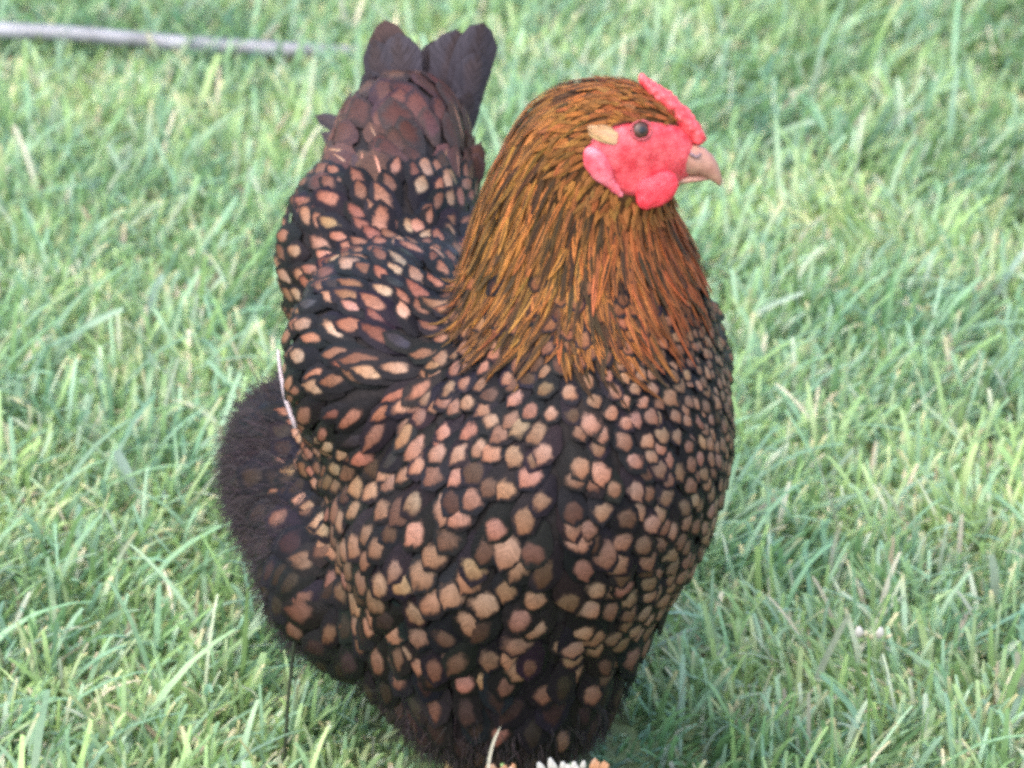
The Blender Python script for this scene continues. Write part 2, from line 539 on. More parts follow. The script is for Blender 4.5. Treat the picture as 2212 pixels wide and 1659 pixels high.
# face patch on the head, both sides (head plane coordinates in the picture's scale)
def head_uv(p):
    """position along the head (x) and up it (z), in the measuring scale"""
    o = P(1345, 292, -.02)
    return 1345 + (p[:, 0] - o[0]) / MPX, 292 - (p[:, 2] - o[2]) * math.cos(PITCH) / MPX
def face_mask(p):
    u, v = head_uv(p)
    def el(cx, cy, rx, ry, rot=0):
        a = R(rot); du, dv = u - cx, v - cy
        x = du * math.cos(a) + dv * math.sin(a); y = -du * math.sin(a) + dv * math.cos(a)
        return 1 - np.sqrt((x / rx) ** 2 + (y / ry) ** 2)
    m = np.maximum(el(1388, 316, 130, 78, 12), el(1436, 345, 84, 72))
    onneck = np.linalg.norm((p - BC[0]) / BR[0], axis=1) > 1.9
    return np.where(onneck, -1, m)

# ------------------------------------------------------------------ plumage
HC = P(1290, 235, -.02); BEAKB = P(1490, 310, -.02)
BACK = nrm(np.array([-.30, .93, .05]))
def flow(p):
    d = blob_d(p)
    wgt = np.exp(-(d - d.min(1, keepdims=True)) / .012)
    F = np.zeros_like(p)
    for i, nme in enumerate(BN):
        if nme == 'head':
            f = nrm(p - BEAKB) + np.array([0, 0, -.25])
        elif nme in ('neck', 'cape'):
            f = nrm(p - HC) * 1.0 + np.array([0, 0, -.35])
        elif nme == 'breast':
            f = np.array([0, .25, -1.0]) + .35 * nrm((p - BC[9]) * np.array([1, 0, 0])) + 0 * p
        elif nme in ('belly', 'bottom'):
            f = np.array([-.12, .35, -1.0]) + 0 * p
        elif nme == 'core':
            f = BACK + np.array([0, 0, -.25]) + 0 * p
        elif nme == 'wing':
            s = -1 if B[i][1] < 1100 else 1
            f = BACK * 1.0 + np.array([s * .25, 0, -.55]) + 0 * p
        elif nme == 'saddle':
            f = BACK + np.array([0, 0, .15]) + 1.1 * (p - BC[i]) / BR[i] * np.array([1.0, 0, .35])
        elif nme == 'rump':
            f = BACK * .6 + np.array([0, 0, .8]) + .5 * (p - BC[i]) / BR[i] * np.array([1.0, 0, 0])
        elif nme == 'fluff':
            f = BACK + np.array([-.5, 0, -.5]) + 0 * p
        else:
            f = BACK * .7 + np.array([-.25, 0, -.75]) + 0 * p
        F += wgt[:, i:i + 1] * nrm(f)
    return nrm(F)

VIEW = nrm(CP - np.array([0, 0, .25]))

def poisson(cand, rad):
    """keep candidates that are rad apart, in the given order"""
    keep = []; pts = np.zeros((len(cand), 3)); rr = np.zeros(len(cand)); k = 0
    for i in range(len(cand)):
        if k:
            dd = ((pts[:k] - cand[i]) ** 2).sum(1)
            if (dd < (.5 * (rr[:k] + rad[i])) ** 2).any():
                continue
        pts[k] = cand[i]; rr[k] = rad[i]; k += 1; keep.append(i)
    return np.array(keep)

def trace(p0, L, n, jitter=.15):
    """spines that follow the body surface: positions and normals (n+1, N, 3)"""
    N = len(p0)
    p = p0.copy(); ang = rng.normal(0, jitter, N)
    PS, NS, TS = [], [], []
    for i in range(n + 1):
        g = nrm(grad(body_sdf, p))
        f = flow(p)
        t_ = nrm(f - (f * g).sum(1, keepdims=True) * g)
        s_ = np.cross(g, t_)
        t_ = nrm(np.cos(ang)[:, None] * t_ + np.sin(ang)[:, None] * s_)
        PS.append(p.copy()); NS.append(g); TS.append(t_)
        p = p + t_ * (L / n)[:, None]
        fv = body_sdf(p); g2 = grad(body_sdf, p)
        p = p - (fv / np.maximum((g2 * g2).sum(1), .1))[:, None] * g2
    return np.array(PS), np.array(NS), np.array(TS)

OUT_ROUND = ([0, .15, .4, .6, .78, .9, .97, 1.0], [.25, .5, .85, 1.0, .97, .74, .45, .14])
OUT_LONG = ([0, .2, .5, .8, .92, 1.0], [.45, .8, 1.0, .8, .5, .08])
OUT_HACK = ([0, .2, .5, .75, .92, 1.0], [.6, .9, 1.0, .7, .35, .05])
OUT_BROAD = ([0, .2, .5, .8, .92, .98, 1.0], [.3, .6, .92, 1.0, .97, .82, .55])

def feather_grid(PS, NS, TS, width, lift, base, cup, outline, rows_v, cols):
    """(N, rows, cols, 3) vertices and the uv of each"""
    n, N = PS.shape[0], PS.shape[1]
    V = np.zeros((N, n, cols, 3)); UV = np.zeros((N, n, cols, 2))
    us = np.linspace(-1, 1, cols)
    wv = np.interp(rows_v, *outline)
    rag = 1 + rng.normal(0, .07, (N, n, cols))
    for i in range(n):
        v = rows_v[i]
        side = np.cross(NS[i], TS[i])
        for j, u in enumerate(us):
            h = base + lift * (v ** 1.15) - cup * width * u * u * wv[i]
            V[:, i, j] = PS[i] + NS[i] * h[:, None] + side * (width * wv[i] * u * .5 * rag[:, i, j])[:, None]
            if v == 1.0:
                V[:, i, j] -= TS[i] * (np.abs(u) * width * .05)[:, None]
            UV[:, i, j] = (u * .5 + .5, v)
    return V, UV

def grid_quads(rows, cols):
    q = []
    for i in range(rows - 1):
        for j in range(cols - 1):
            q.append((i * cols + j, i * cols + j + 1, (i + 1) * cols + j + 1, (i + 1) * cols + j))
    return np.array(q)

def add_feather_mesh(name, V, UV, Q, centre, edge, spot, rnd, parent, kind=None):
    me = quadmesh(name, V, Q)
    uvl = me.uv_layers.new(name='UVMap')
    uvl.data.foreach_set('uv', np.asarray(UV, np.float32)[Q.ravel()].ravel())
    vattr(me, 'centre', centre, 'FLOAT_COLOR'); vattr(me, 'edge', edge, 'FLOAT_COLOR')
    vattr(me, 'spot', spot, 'FLOAT_VECTOR'); vattr(me, 'rnd', rnd, 'FLOAT')
    return link(name, me, M_FEATHER, parent, kind)

def emit(name, rest_name, V, UV, centre, edge, spot, parent, limit=300, vis=None):
    """the most visible as parts of their own, the rest as one part"""
    N, n, c, _ = V.shape
    q = grid_quads(n, c); k = n * c
    rnd = rng.random(N)
    if vis is None:
        vis = np.ones(N)
    order = np.argsort(-vis)
    for idx in order[:limit]:
        one = np.ones((k, 1))
        add_feather_mesh(name, V[idx].reshape(-1, 3), UV[idx].reshape(-1, 2), q, one * centre[idx], one * edge[idx], one * spot[idx], np.full(k, rnd[idx]), parent)
    rest = order[limit:]
    if len(rest):
        VV = V[rest].reshape(-1, 3); UU = UV[rest].reshape(-1, 2)
        QQ = (q[None] + (np.arange(len(rest)) * k)[:, None, None]).reshape(-1, 4)
        rep = lambda a: np.repeat(a[rest], k, axis=0)
        add_feather_mesh(rest_name, VV, UU, QQ, rep(centre), rep(edge), rep(spot), rep(rnd), parent, 'stuff')

# surface samples
tri = BV[BF]
area = np.linalg.norm(np.cross(tri[:, 2] - tri[:, 0], tri[:, 3] - tri[:, 1]), axis=1)
fi = rng.choice(len(BF), 60000, p=area / area.sum())
a_, b_ = rng.random((2, len(fi), 1))
q4 = tri[fi]
SMP = (q4[:, 0] * (1 - a_) + q4[:, 1] * a_) * (1 - b_) + (q4[:, 3] * (1 - a_) + q4[:, 2] * a_) * b_
SMP = newton(body_sdf, SMP, 1)
SN = nrm(grad(body_sdf, SMP))
SD = blob_d(SMP) + rng.normal(0, .003, (len(SMP), len(B)))
SBI = np.argmin(SD, 1)
SBL = np.array([BN[i] for i in SBI])
SBL[(SBL == 'saddle') & (((SMP - P(850, 408, .25)) * np.array([0, .45, .9])).sum(1) > 0)] = 'rump'
SVIS = (SN * VIEW).sum(1)
dist_h = np.linalg.norm(SMP - HC, axis=1)

BLACK = np.array([.0075, .0055, .0068])
def cols(n, c, var=.22, hue=.08):
    base = np.array(c)[None] * rng.uniform(1 - var, 1 + var, (n, 1))
    return np.clip(base * (1 + rng.normal(0, hue, (n, 3))), .004, .85)

def make_feathers(name, rest, sel, pitch, lenf, widf, lift, cup, outline, centre, edge, spot, parent, limit=300, jitter=.15, base=.0012, rows=7, ncols=5, face_guard=False):
    """pitch, centre, edge, spot: functions of the chosen sample indices"""
    cand = np.flatnonzero(sel)
    rad = pitch(cand)
    keep = cand[poisson(SMP[cand], rad)]
    pt = pitch(keep) * rng.uniform(.92, 1.12, len(keep))
    L = pt * lenf
    # set the root back under the feathers before it, so that the tip shows near the sample
    p0 = SMP[keep].copy()
    for _ in range(4):
        g = nrm(grad(body_sdf, p0)); f = flow(p0)
        p0 = p0 - nrm(f - (f * g).sum(1, keepdims=True) * g) * (L * .5 / 4)[:, None]
        g2 = grad(body_sdf, p0)
        p0 = p0 - (body_sdf(p0) / np.maximum((g2 * g2).sum(1), .1))[:, None] * g2
    PS, NS, TS = trace(p0, L, rows - 1, jitter)
    if face_guard:
        ok = np.ones(len(keep), bool)
        for i in range(rows):
            ok &= face_mask(PS[i]) < .02
        keep = keep[ok]; pt = pt[ok]; L = L[ok]; PS, NS, TS = PS[:, ok], NS[:, ok], TS[:, ok]
    rv = np.linspace(0, 1, rows) ** .85
    rv[-1] = 1.0
    V, UV = feather_grid(PS, NS, TS, pt * widf, lift(pt), base + rng.uniform(0, .0012, len(keep)), cup, outline, rv, ncols)
    vis = (NS[rows // 2] * VIEW).sum(1) * pt * pt
    emit(name, rest, V, UV, centre(keep), edge(keep), spot(keep), parent, limit, vis)
    return keep

def spots(yc, ry, sx, vy=.06, vs=.14):
    def f(k):
        n = len(k)
        return np.stack([yc + rng.normal(0, vy, n) * .5, ry * rng.uniform(1 - vs, 1 + vs, n), sx * rng.uniform(1 - vs, 1 + vs, n)], 1)
    return f

EDGE = lambda k: cols(len(k), BLACK, .4, .15)

# breast: round laced feathers, small under the cape and at the sides, large lower down
CAPE_END = .121 - .026 * np.clip((SMP[:, 0] - P(1300, 500, 0)[0]) / .05, 0, 1) + rng.normal(0, .006, len(SMP))   # the hackle is shorter in front
breast_sel = np.isin(SBL, ['breast', 'cape']) & (dist_h > CAPE_END - .010)
def breast_pitch(k):
    z = SMP[k, 2]
    top = P(1250, 780, -.1)[2]; low = P(1200, 1150, -.1)[2]
    f = np.clip((top - z) / (top - low), 0, 1)
    p = .0071 + .0060 * f
    side = np.clip(SN[k, 0], 0, 1)
    return p * (1 - .38 * side) * rng.uniform(.93, 1.08, len(k))
def breast_col(k):
    n = len(k)
    c = cols(n, (.165, .090, .062), .34, .05)
    up = np.clip((SMP[k, 2] - P(1250, 860, -.1)[2]) / .04, 0, 1)[:, None]
    c = c * (1 - up * .34 * np.array([0.5, 1.2, 1.9]))
    dk = rng.random(n) < .10 + .25 * up[:, 0]
    c[dk] *= .35
    return np.clip(c, .01, .8)
make_feathers('breast_feather', 'breast_plumage', breast_sel, breast_pitch, 2.5, 1.5, lambda p: p * .30, .08, OUT_ROUND,
              breast_col, EDGE, spots(.71, .205, .69, .06, .16), hen, 300, .15)

# belly and flanks: larger, looser, duller
def belly_pitch(k): return .0150 * rng.uniform(.9, 1.15, len(k))
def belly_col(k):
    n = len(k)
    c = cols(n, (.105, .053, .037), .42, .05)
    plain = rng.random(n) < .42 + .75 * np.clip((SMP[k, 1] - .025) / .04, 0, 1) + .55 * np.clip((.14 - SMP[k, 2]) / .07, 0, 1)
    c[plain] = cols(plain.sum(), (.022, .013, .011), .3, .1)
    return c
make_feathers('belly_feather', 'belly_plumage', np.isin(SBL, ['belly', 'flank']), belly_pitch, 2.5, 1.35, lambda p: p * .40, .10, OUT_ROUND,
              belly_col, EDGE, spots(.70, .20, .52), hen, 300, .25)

# the dark bottom
def thigh_col(k):
    c = cols(len(k), (.012, .0085, .0085), .4, .12)
    d = (SBL[k] == 'bottom') & (rng.random(len(k)) < .45)
    c[d] = cols(d.sum(), (.050, .027, .020), .5, .06)
    return c
make_feathers('thigh_feather', 'thigh_plumage', np.isin(SBL, ['bottom', 'fluff']), lambda k: .020 * rng.uniform(.8, 1.2, len(k)), 2.4, 1.2, lambda p: p * .18, .10, OUT_LONG,
              thigh_col, EDGE, spots(.7, .22, .5), hen, 300, .3)

# back and saddle
def saddle_col(k):
    c = cols(len(k), (.155, .072, .048), .42, .06)
    pale = rng.random(len(k)) < .3
    c[pale] = cols(pale.sum(), (.24, .14, .095), .25, .06)
    return c
make_feathers('saddle_feather', 'saddle_plumage', np.isin(SBL, ['saddle', 'core']), lambda k: .0118 * rng.uniform(.85, 1.15, len(k)), 2.6, 1.25, lambda p: p * .42, .10, OUT_ROUND,
              saddle_col, EDGE, spots(.70, .22, .48), hen, 300, .2)

# rump: broad brown feathers below the tail
rump_shaft = rng.random(len(SMP)) < np.clip(.75 - (SMP[:, 2] - P(880, 350, .25)[2]) / .05, 0, .6)
def rump_c(k): return np.where(rump_shaft[k][:, None], cols(len(k), (.30, .165, .11), .3, .05), cols(len(k), (.062, .030, .024), .4, .08))
def rump_e(k): return np.where(rump_shaft[k][:, None], cols(len(k), (.062, .030, .024), .4, .08), cols(len(k), (.030, .018, .017), .4, .1))
def rump_s(k): return np.where(rump_shaft[k][:, None], np.array([.62, .30, .075]), np.array([.62, .30, .72]))
make_feathers('rump_feather', 'rump_plumage', np.isin(SBL, ['rump']), lambda k: .0135 * rng.uniform(.8, 1.2, len(k)), 2.5, 1.25, lambda p: p * .28, .10, OUT_ROUND,
              rump_c, rump_e, rump_s, hen, 200, .3)


# wings: a part of their own, feathers as pieces of it
wing_dark = np.array([.022, .02, .023])
for side, bi in ((0, 14), (1, 15)):
    c, r = BC[bi], BR[bi]
    V_, F_ = surface_nets(lambda p: np.maximum(sdf_ell(p, c, r * 1.04), body_sdf(p) + .0015), c - r * 1.1 - .02, c + r * 1.1 + .02, .005)
    wing = link('wing', quadmesh('wing', V_, F_), M_BODY, hen)
    def wing_col(k):
        n = len(k)
        cc = cols(n, (.15, .068, .043), .42, .06)
        pale = rng.random(n) < .22
        cc[pale] = cols(pale.sum(), (.24, .145, .10), .25, .06)
        low = np.clip((c[2] - .004 - SMP[k, 2]) / .03, 0, 1)
        dark = rng.random(n) < .20 + .85 * low * np.clip((SMP[k, 0] - c[0] + .03) / .04, 0, 1)
        cc[dark] = cols(dark.sum(), wing_dark, .4, .1)
        return cc
    make_feathers('wing_feather', 'wing_plumage', SBI == bi, lambda k: .0112 * rng.uniform(.85, 1.2, len(k)), 2.7, 1.2, lambda p: p * .40, .10, OUT_ROUND,
                  wing_col, EDGE, spots(.70, .23, .50), wing, 300 if side == 0 else 0, .22)

# hackle: long pointed feathers, gold with a dark stripe
hsel = np.isin(SBL, ['neck', 'head', 'cape', 'breast']) & (face_mask(SMP) < 0) & (dist_h < CAPE_END) & (SMP[:, 2] > P(1250, 800, 0)[2])
def hack_col(k):                    # stripe
    n = len(k)
    front = np.clip((SMP[k, 0] - P(1260, 500, 0)[0]) / .05, 0, 1)[:, None]
    a = cols(n, (.024, .014, .007), .4, .1); b = cols(n, (.15, .045, .018), .35, .1)
    pick = rng.random((n, 1)) < front * .75
    return np.where(pick, b, a)
def hack_edge(k):
    n = len(k)
    front = np.clip((SMP[k, 0] - P(1230, 500, 0)[0]) / .06, 0, 1)[:, None]
    a = cols(n, (.26, .100, .025), .45, .1); b = cols(n, (.32, .080, .024), .45, .1)
    c = a * (1 - front) + b * front
    low = np.clip((dist_h[k] - .085) / .04, 0, 1)
    c = c * (1 - .25 * low[:, None])
    dk = rng.random(n) < .24 - .10 * front[:, 0] + .22 * low
    c[dk] = cols(dk.sum(), (.055, .028, .012), .4, .1)
    return c
def hpitch(k):
    return .0026 + .0008 * np.clip(dist_h[k] / .12, 0, 1)
cand = np.flatnonzero(hsel)
keep = cand[poisson(SMP[cand], hpitch(cand))]
dh = dist_h[keep]
L = np.interp(dh, [.02, .05, .10, .16], [.016, .030, .040, .042]) * rng.uniform(.7, 1.2, len(keep))
PS, NS, TS = trace(SMP[keep], L, 6, .10)
ok = np.ones(len(keep), bool)
for i in range(7):
    ok &= face_mask(PS[i]) < .06
keep, L, PS, NS, TS, dh = keep[ok], L[ok], PS[:, ok], NS[:, ok], TS[:, ok], dh[ok]
wd = np.interp(dh, [.02, .06, .12], [.0020, .0026, .0031]) * rng.uniform(.75, 1.3, len(keep))
rv = np.linspace(0, 1, 7)
V, UV = feather_grid(PS, NS, TS, wd, np.interp(dh, [.02, .1], [.0010, .0030]) * rng.uniform(.5, 1.4, len(keep)), .0012 + rng.uniform(0, .001, len(keep)), .12, OUT_HACK, rv, 3)
emit('hackle_feather', 'hackle_plumage', V, UV, hack_col(keep), hack_edge(keep), spots(.55, .5, .5, .2, .35)(keep), hen, 300, (NS[3] * VIEW).sum(1) * L)
print('hackle', len(keep))

# second layer: the fringe of the cape over the breast and shoulders
fr = np.flatnonzero(np.isin(SBL, ['cape', 'neck', 'breast']) & (dist_h > CAPE_END - .034) & (dist_h < CAPE_END + .008))
keep = fr[poisson(SMP[fr], np.full(len(fr), .0054))]
L = rng.uniform(.014, .044, len(keep))
PS, NS, TS = trace(SMP[keep], L, 6, .16)
wd = rng.uniform(.0020, .0040, len(keep))
V, UV = feather_grid(PS, NS, TS, wd, rng.uniform(.0018, .0042, len(keep)), .002 + rng.uniform(0, .001, len(keep)), .12, OUT_HACK, rv, 3)
emit('cape_feather', 'cape_plumage', V, UV, hack_col(keep), hack_edge(keep), spots(.42, .5, .40)(keep), hen, 300, (NS[3] * VIEW).sum(1) * L)

# short feathers on the brow, the cheek edge and the throat
fm = face_mask(SMP)
br_ = np.flatnonzero((fm > -.55) & (fm < .07) & np.isin(SBL, ['head', 'neck']))
keep = br_[poisson(SMP[br_], np.full(len(br_), .0024))]
L = rng.uniform(.006, .012, len(keep))
PS, NS, TS = trace(SMP[keep], L, 4, .25)
ok = np.ones(len(keep), bool)
for i in range(5):
    ok &= face_mask(PS[i]) < .14
keep, L, PS, NS, TS = keep[ok], L[ok], PS[:, ok], NS[:, ok], TS[:, ok]
V, UV = feather_grid(PS, NS, TS, rng.uniform(.002, .0032, len(keep)), rng.uniform(.0015, .003, len(keep)), .0016 + rng.uniform(0, .001, len(keep)), .1, OUT_HACK, np.linspace(0, 1, 5), 3)
bc_ = cols(len(keep), (.24, .088, .023), .35, .1)
emit('face_feather', 'face_plumage', V, UV, bc_ * .6, bc_, spots(.5, .5, .4)(keep), hen, 300, (NS[2] * VIEW).sum(1))

# ---- down: fine dark strands at the bottom and the rear
def strands(name, sel, n, L0, col, spread, lift):
    cand = np.flatnonzero(sel)
    k = rng.choice(cand, n)
    p = SMP[k] + rng.normal(0, .002, (n, 3)); g = SN[k]
    f = flow(p); t_ = nrm(f - (f * g).sum(1, keepdims=True) * g)
    d = nrm(t_ + g * lift + rng.normal(0, spread, (n, 3)))
    L = L0 * rng.uniform(.5, 1.25, n); rows = 4
    s_ = nrm(np.cross(d, VIEW + rng.normal(0, .3, (n, 3))))
    V = np.zeros((n, rows, 2, 3)); pos = p + g * .001
    C = np.repeat(cols(n, col, .45, .12), rows * 2, axis=0)
    for i in range(rows):
        wv = .0003 * (1 - .8 * i / (rows - 1))
        V[:, i, 0] = pos - s_ * wv; V[:, i, 1] = pos + s_ * wv
        d = nrm(d + np.array([0, 0, -.22]) + rng.normal(0, .08, (n, 3)))
        pos = pos + d * (L / (rows - 1))[:, None]
        pos[:, 2] = np.maximum(pos[:, 2], .004)
    Q = (grid_quads(rows, 2)[None] + (np.arange(n) * rows * 2)[:, None, None]).reshape(-1, 4)
    me = quadmesh(name, V.reshape(-1, 3), Q)
    vattr(me, 'tint', C, 'FLOAT_COLOR')
    link(name, me, M_DOWN, hen, 'stuff')
strands('rear_down', (SBL == 'fluff') | ((SBL == 'flank') & (SMP[:, 1] > .05)), 26000, .017, (.021, .0145, .0165), .6, .55)
strands('belly_down', np.isin(SBL, ['bottom']) | ((SBL == 'belly') & (rng.random(len(SMP)) < np.clip((.12 - SMP[:, 2]) / .05, 0, 1) * .6)), 6500, .016, (.015, .0095, .010), .5, .35)

# ---- tail
def free_feather(name, root, tip, width, face, bend, centre, edge, spot, parent, outline=OUT_BROAD, rows=8, nc=5, lbl=None):
    root, tip = np.array(root), np.array(tip)
    t_ = nrm(tip - root); s_ = nrm(np.cross(np.array(face), t_)); n_ = nrm(np.cross(t_, s_))
    L = np.linalg.norm(tip - root)
    V, UV = [], []
    for i in range(rows):
        v = i / (rows - 1)
        wv = np.interp(v, *outline) * width * .5
        p = root + (tip - root) * v + n_ * bend * L * 4 * v * (1 - v)
        for j in range(nc):
            u = -1 + 2 * j / (nc - 1)
            V.append(p + s_ * u * wv * random.uniform(.93, 1.05) - n_ * u * u * wv * .22 - t_ * abs(u) * width * (.16 if i == rows - 1 else .05)); UV.append((u * .5 + .5, v))
    q = grid_quads(rows, nc); k = rows * nc; one = np.ones((k, 1))
    return add_feather_mesh(name, np.array(V), np.array(UV), q, one * np.array(centre), one * np.array(edge), one * np.array(spot), np.full(k, random.random()), parent)

V_, F_ = surface_nets(lambda p: sdf_ell(p, P(880, 270, .30), np.array([.022, .03, .03])), P(880, 270, .30) - .05, P(880, 270, .30) + .05, .006)
tail = link('tail', quadmesh('tail', V_, F_), M_BODY, hen)
DK = (.036, .030, .037); BR2 = (.060, .036, .034)
TF = [  # root, tip, width px, depth, facing
    ((872, 330), (832, 42), 96, .325, (-.35, -.9, .2), DK, BR2),
    ((862, 330), (806, 84), 82, .318, (-.5, -.8, .2), DK, DK),
    ((884, 330), (860, 70), 92, .315, (-.1, -.95, .2), DK, DK),
    ((862, 340), (792, 150), 78, .306, (-.6, -.7, .3), DK, DK),
    ((895, 340), (900, 150), 92, .305, (.1, -.95, .2), DK, BR2),
    ((870, 350), (835, 150), 92, .300, (-.3, -.9, .3), DK, BR2),
    ((960, 330), (1045, 48), 96, .318, (.3, -.9, .2), DK, DK),
    ((955, 330), (985, 62), 105, .322, (.2, -.9, .2), DK, DK),
    ((955, 330), (938, 86), 84, .328, (.0, -.95, .2), DK, DK),
    ((968, 340), (1035, 110), 88, .312, (.45, -.85, .2), DK, DK),
    ((972, 350), (1015, 190), 80, .306, (.5, -.8, .2), DK, DK),
    ((800, 300), (676, 248), 42, .315, (-.3, -.8, .5), DK, DK),
    ((800, 340), (690, 285), 44, .305, (-.3, -.8, .5), DK, DK),
]
for (r0, t0, wpx, y, fc, ce, ed) in TF:
    free_feather('tail_feather', P(r0[0], r0[1], y - .01), P(t0[0], t0[1], y), wpx * MPX * 1.08, fc, .05, np.array(ce) * random.uniform(.8, 1.3), np.array(ed) * random.uniform(.8, 1.2), (.6, .4, .6), tail, OUT_LONG if wpx < 50 else OUT_BROAD)
# brown coverts with pale shafts in front of the tail
for i in range(36):
    px = 735 + 280 * random.random(); py = 225 + 125 * random.random()
    if py < 265 and (px < 770 or px > 950):
        continue
    y = .285 - (py - 190) / 150 * .03
    out = (px - 880) / 150
    free_feather('covert_feather', P(px - out * 20, py + 115, y - .012), P(px + out * 30, py, y - .004), random.uniform(44, 66) * MPX, (out * .4, -.9, .35), .06,
                 cols(1, (.065, .030, .024), .35, .1)[0], cols(1, (.035, .019, .018), .3, .1)[0], (.6, .33, .72), tail, OUT_ROUND)

# wing: long flights with the white shaft on the left edge
wing0 = bpy.data.objects['wing']
for i in range(7):
    f = i / 6
    free_feather('flight_feather', P(700 + 40 * f, 640 + 50 * f, .10 - .02 * f), P(640 + 95 * f, 900 + 60 * f, .135 - .075 * f), 60 * MPX, (-.75, -.55, .25), .05,
                 cols(1, (.12, .055, .035), .5, .1)[0], cols(1, (.02, .018, .02), .3, .1)[0], (.6, .5, .5), wing0, OUT_LONG)
def tube(path, rad, seg=8):
    path = np.array(path); n = len(path); V = []; Q = []
    rad = np.broadcast_to(rad, (n,))
    for i in range(n):
        t_ = nrm(path[min(i + 1, n - 1)] - path[max(i - 1, 0)])
        a = nrm(np.cross(t_, np.array([.3, .2, .93]) if abs(t_[2]) < .9 else np.array([1.0, 0, 0]))); b = np.cross(t_, a)
        for k in range(seg):
            an = 2 * math.pi * k / seg
            V.append(path[i] + rad[i] * (math.cos(an) * a + math.sin(an) * b))
    for i in range(n - 1):
        for k in range(seg):
            Q.append((i * seg + k, i * seg + (k + 1) % seg, (i + 1) * seg + (k + 1) % seg, (i + 1) * seg + k))
    me = bpy.data.meshes.new('tube')
    me.from_pydata([tuple(v) for v in V], [], Q + [tuple(range(seg))[::-1], tuple((n - 1) * seg + k for k in range(seg))])
    for p in me.polygons: p.use_smooth = True
    me.update()
    return me
def resample(path, n):
    path = np.array(path); s = np.r_[0, np.cumsum(np.linalg.norm(np.diff(path, axis=0), axis=1))]
    tt = np.linspace(0, s[-1], n * 4)
    lin = np.stack([np.interp(tt, s, path[:, a]) for a in range(path.shape[1])], 1)
    ker = np.ones(n // 2 * 1 + 3); ker /= ker.sum(); h = len(ker) // 2
    pad = np.concatenate([np.repeat(lin[:1], h, 0), lin, np.repeat(lin[-1:], h, 0)])
    sm = np.stack([np.convolve(pad[:, a], ker, 'valid') for a in range(path.shape[1])], 1)[:len(lin)]
    return sm[np.linspace(0, len(sm) - 1, n).astype(int)]
M_QUILL = noise_mat('quill', (.36, .29, .31), (.46, .38, .40), 150, .5)
sh = resample([P(614, 742, .082), P(618, 785, .075), P(630, 850, .068), P(655, 918, .06)], 10)
link('quill', tube(sh + np.array([-.0032, -.013, .002]), np.linspace(.0010, .0016, 10), 6), M_QUILL, wing0)

# ------------------------------------------------------------------ the head
def head_sdf(p):
    return body_sdf(p)
c0 = BC[0]
V_, F_ = surface_nets(head_sdf, c0 - np.array([.05, .04, .055]), c0 + np.array([.055, .04, .05]), .0013)
V_ = newton(head_sdf, V_, 1)
g_ = nrm(grad(head_sdf, V_))
m_ = face_mask(V_)
V_ = V_ + g_ * (np.clip(m_ / .16, 0, 1) * .0032 - .0010)[:, None]
good = (m_[F_] > -.02).any(1)
F_ = F_[good]
used = np.unique(F_); mp = -np.ones(len(V_), int); mp[used] = np.arange(len(used))
link('face', quadmesh('face', V_[used], mp[F_]), M_SKIN, hen)

def proj_face(px, py, off):
    """point on the face skin seen at a pixel, raised by off"""
    d = nrm(ray(px, py)[None])[0]
    t_ = (c0[1] - .06 - CP[1]) / d[1]
    p = CP + d * t_
    for _ in range(60):
        f = head_sdf(p[None])[0] - .0022
        if f < 1e-5: break
        p = p + d * max(f, 1e-5) * .8
    n_ = nrm(grad(head_sdf, p[None]))[0]
    return p + n_ * off, n_

def ball(name, c, rad, mat, parent, axes=None, seg=20, rings=12, flat=1.0):
    """ellipsoid with its short axis along axes"""
    n_ = nrm(np.array(axes if axes is not None else (0, -1, 0)))
    a = nrm(np.cross(n_, np.array([0, 0, 1.0]))); b = np.cross(n_, a) * -1
    V = [c + n_ * rad * flat]; Q = []
    for i in range(1, rings):
        th = math.pi * i / rings
        for k in range(seg):
            ph = 2 * math.pi * k / seg
            V.append(c + n_ * rad * flat * math.cos(th) + rad * math.sin(th) * (math.cos(ph) * a + math.sin(ph) * b))
    V.append(c - n_ * rad * flat)
    for k in range(seg):
        Q.append((0, 1 + k, 1 + (k + 1) % seg))
        Q.append((len(V) - 1, 1 + (rings - 2) * seg + (k + 1) % seg, 1 + (rings - 2) * seg + k))
    for i in range(rings - 2):
        for k in range(seg):
            Q.append((1 + i * seg + k, 1 + (i + 1) * seg + k, 1 + (i + 1) * seg + (k + 1) % seg, 1 + i * seg + (k + 1) % seg))
    me = bpy.data.meshes.new(name)
    me.from_pydata([tuple(v) for v in V], [], Q)
    for p in me.polygons: p.use_smooth = True
    me.update()
    o = link(name, me, mat, parent)
    return o

def mirror(p):                      # to the far side of the head
    q = np.array(p); q[1] = 2 * c0[1] - q[1]
    return q

# eyes: lid ring, iris, pupil
ep, en = proj_face(1385, 281, 0)
for s in (0, 1):
    p = ep if s == 0 else mirror(ep)
    n_ = en if s == 0 else en * np.array([1, -1, 1])
    eye = ball('eye', p - n_ * .0012, .0050, M_IRIS, hen, n_, flat=.62)
    ball('pupil', p + n_ * .0008, .0028, M_PUPIL, eye, n_, flat=.42)
    a = nrm(np.cross(n_, np.array([0, 0, 1.0]))); b = np.cross(a, n_)
    ring = [p - n_ * .0001 + (math.cos(t_) * a * 1.12 + math.sin(t_) * b * .95) * .0056 for t_ in np.linspace(0, 2 * math.pi, 25)]
    lid = link('eyelid', tube(ring, .0008, 7), M_LID, eye)

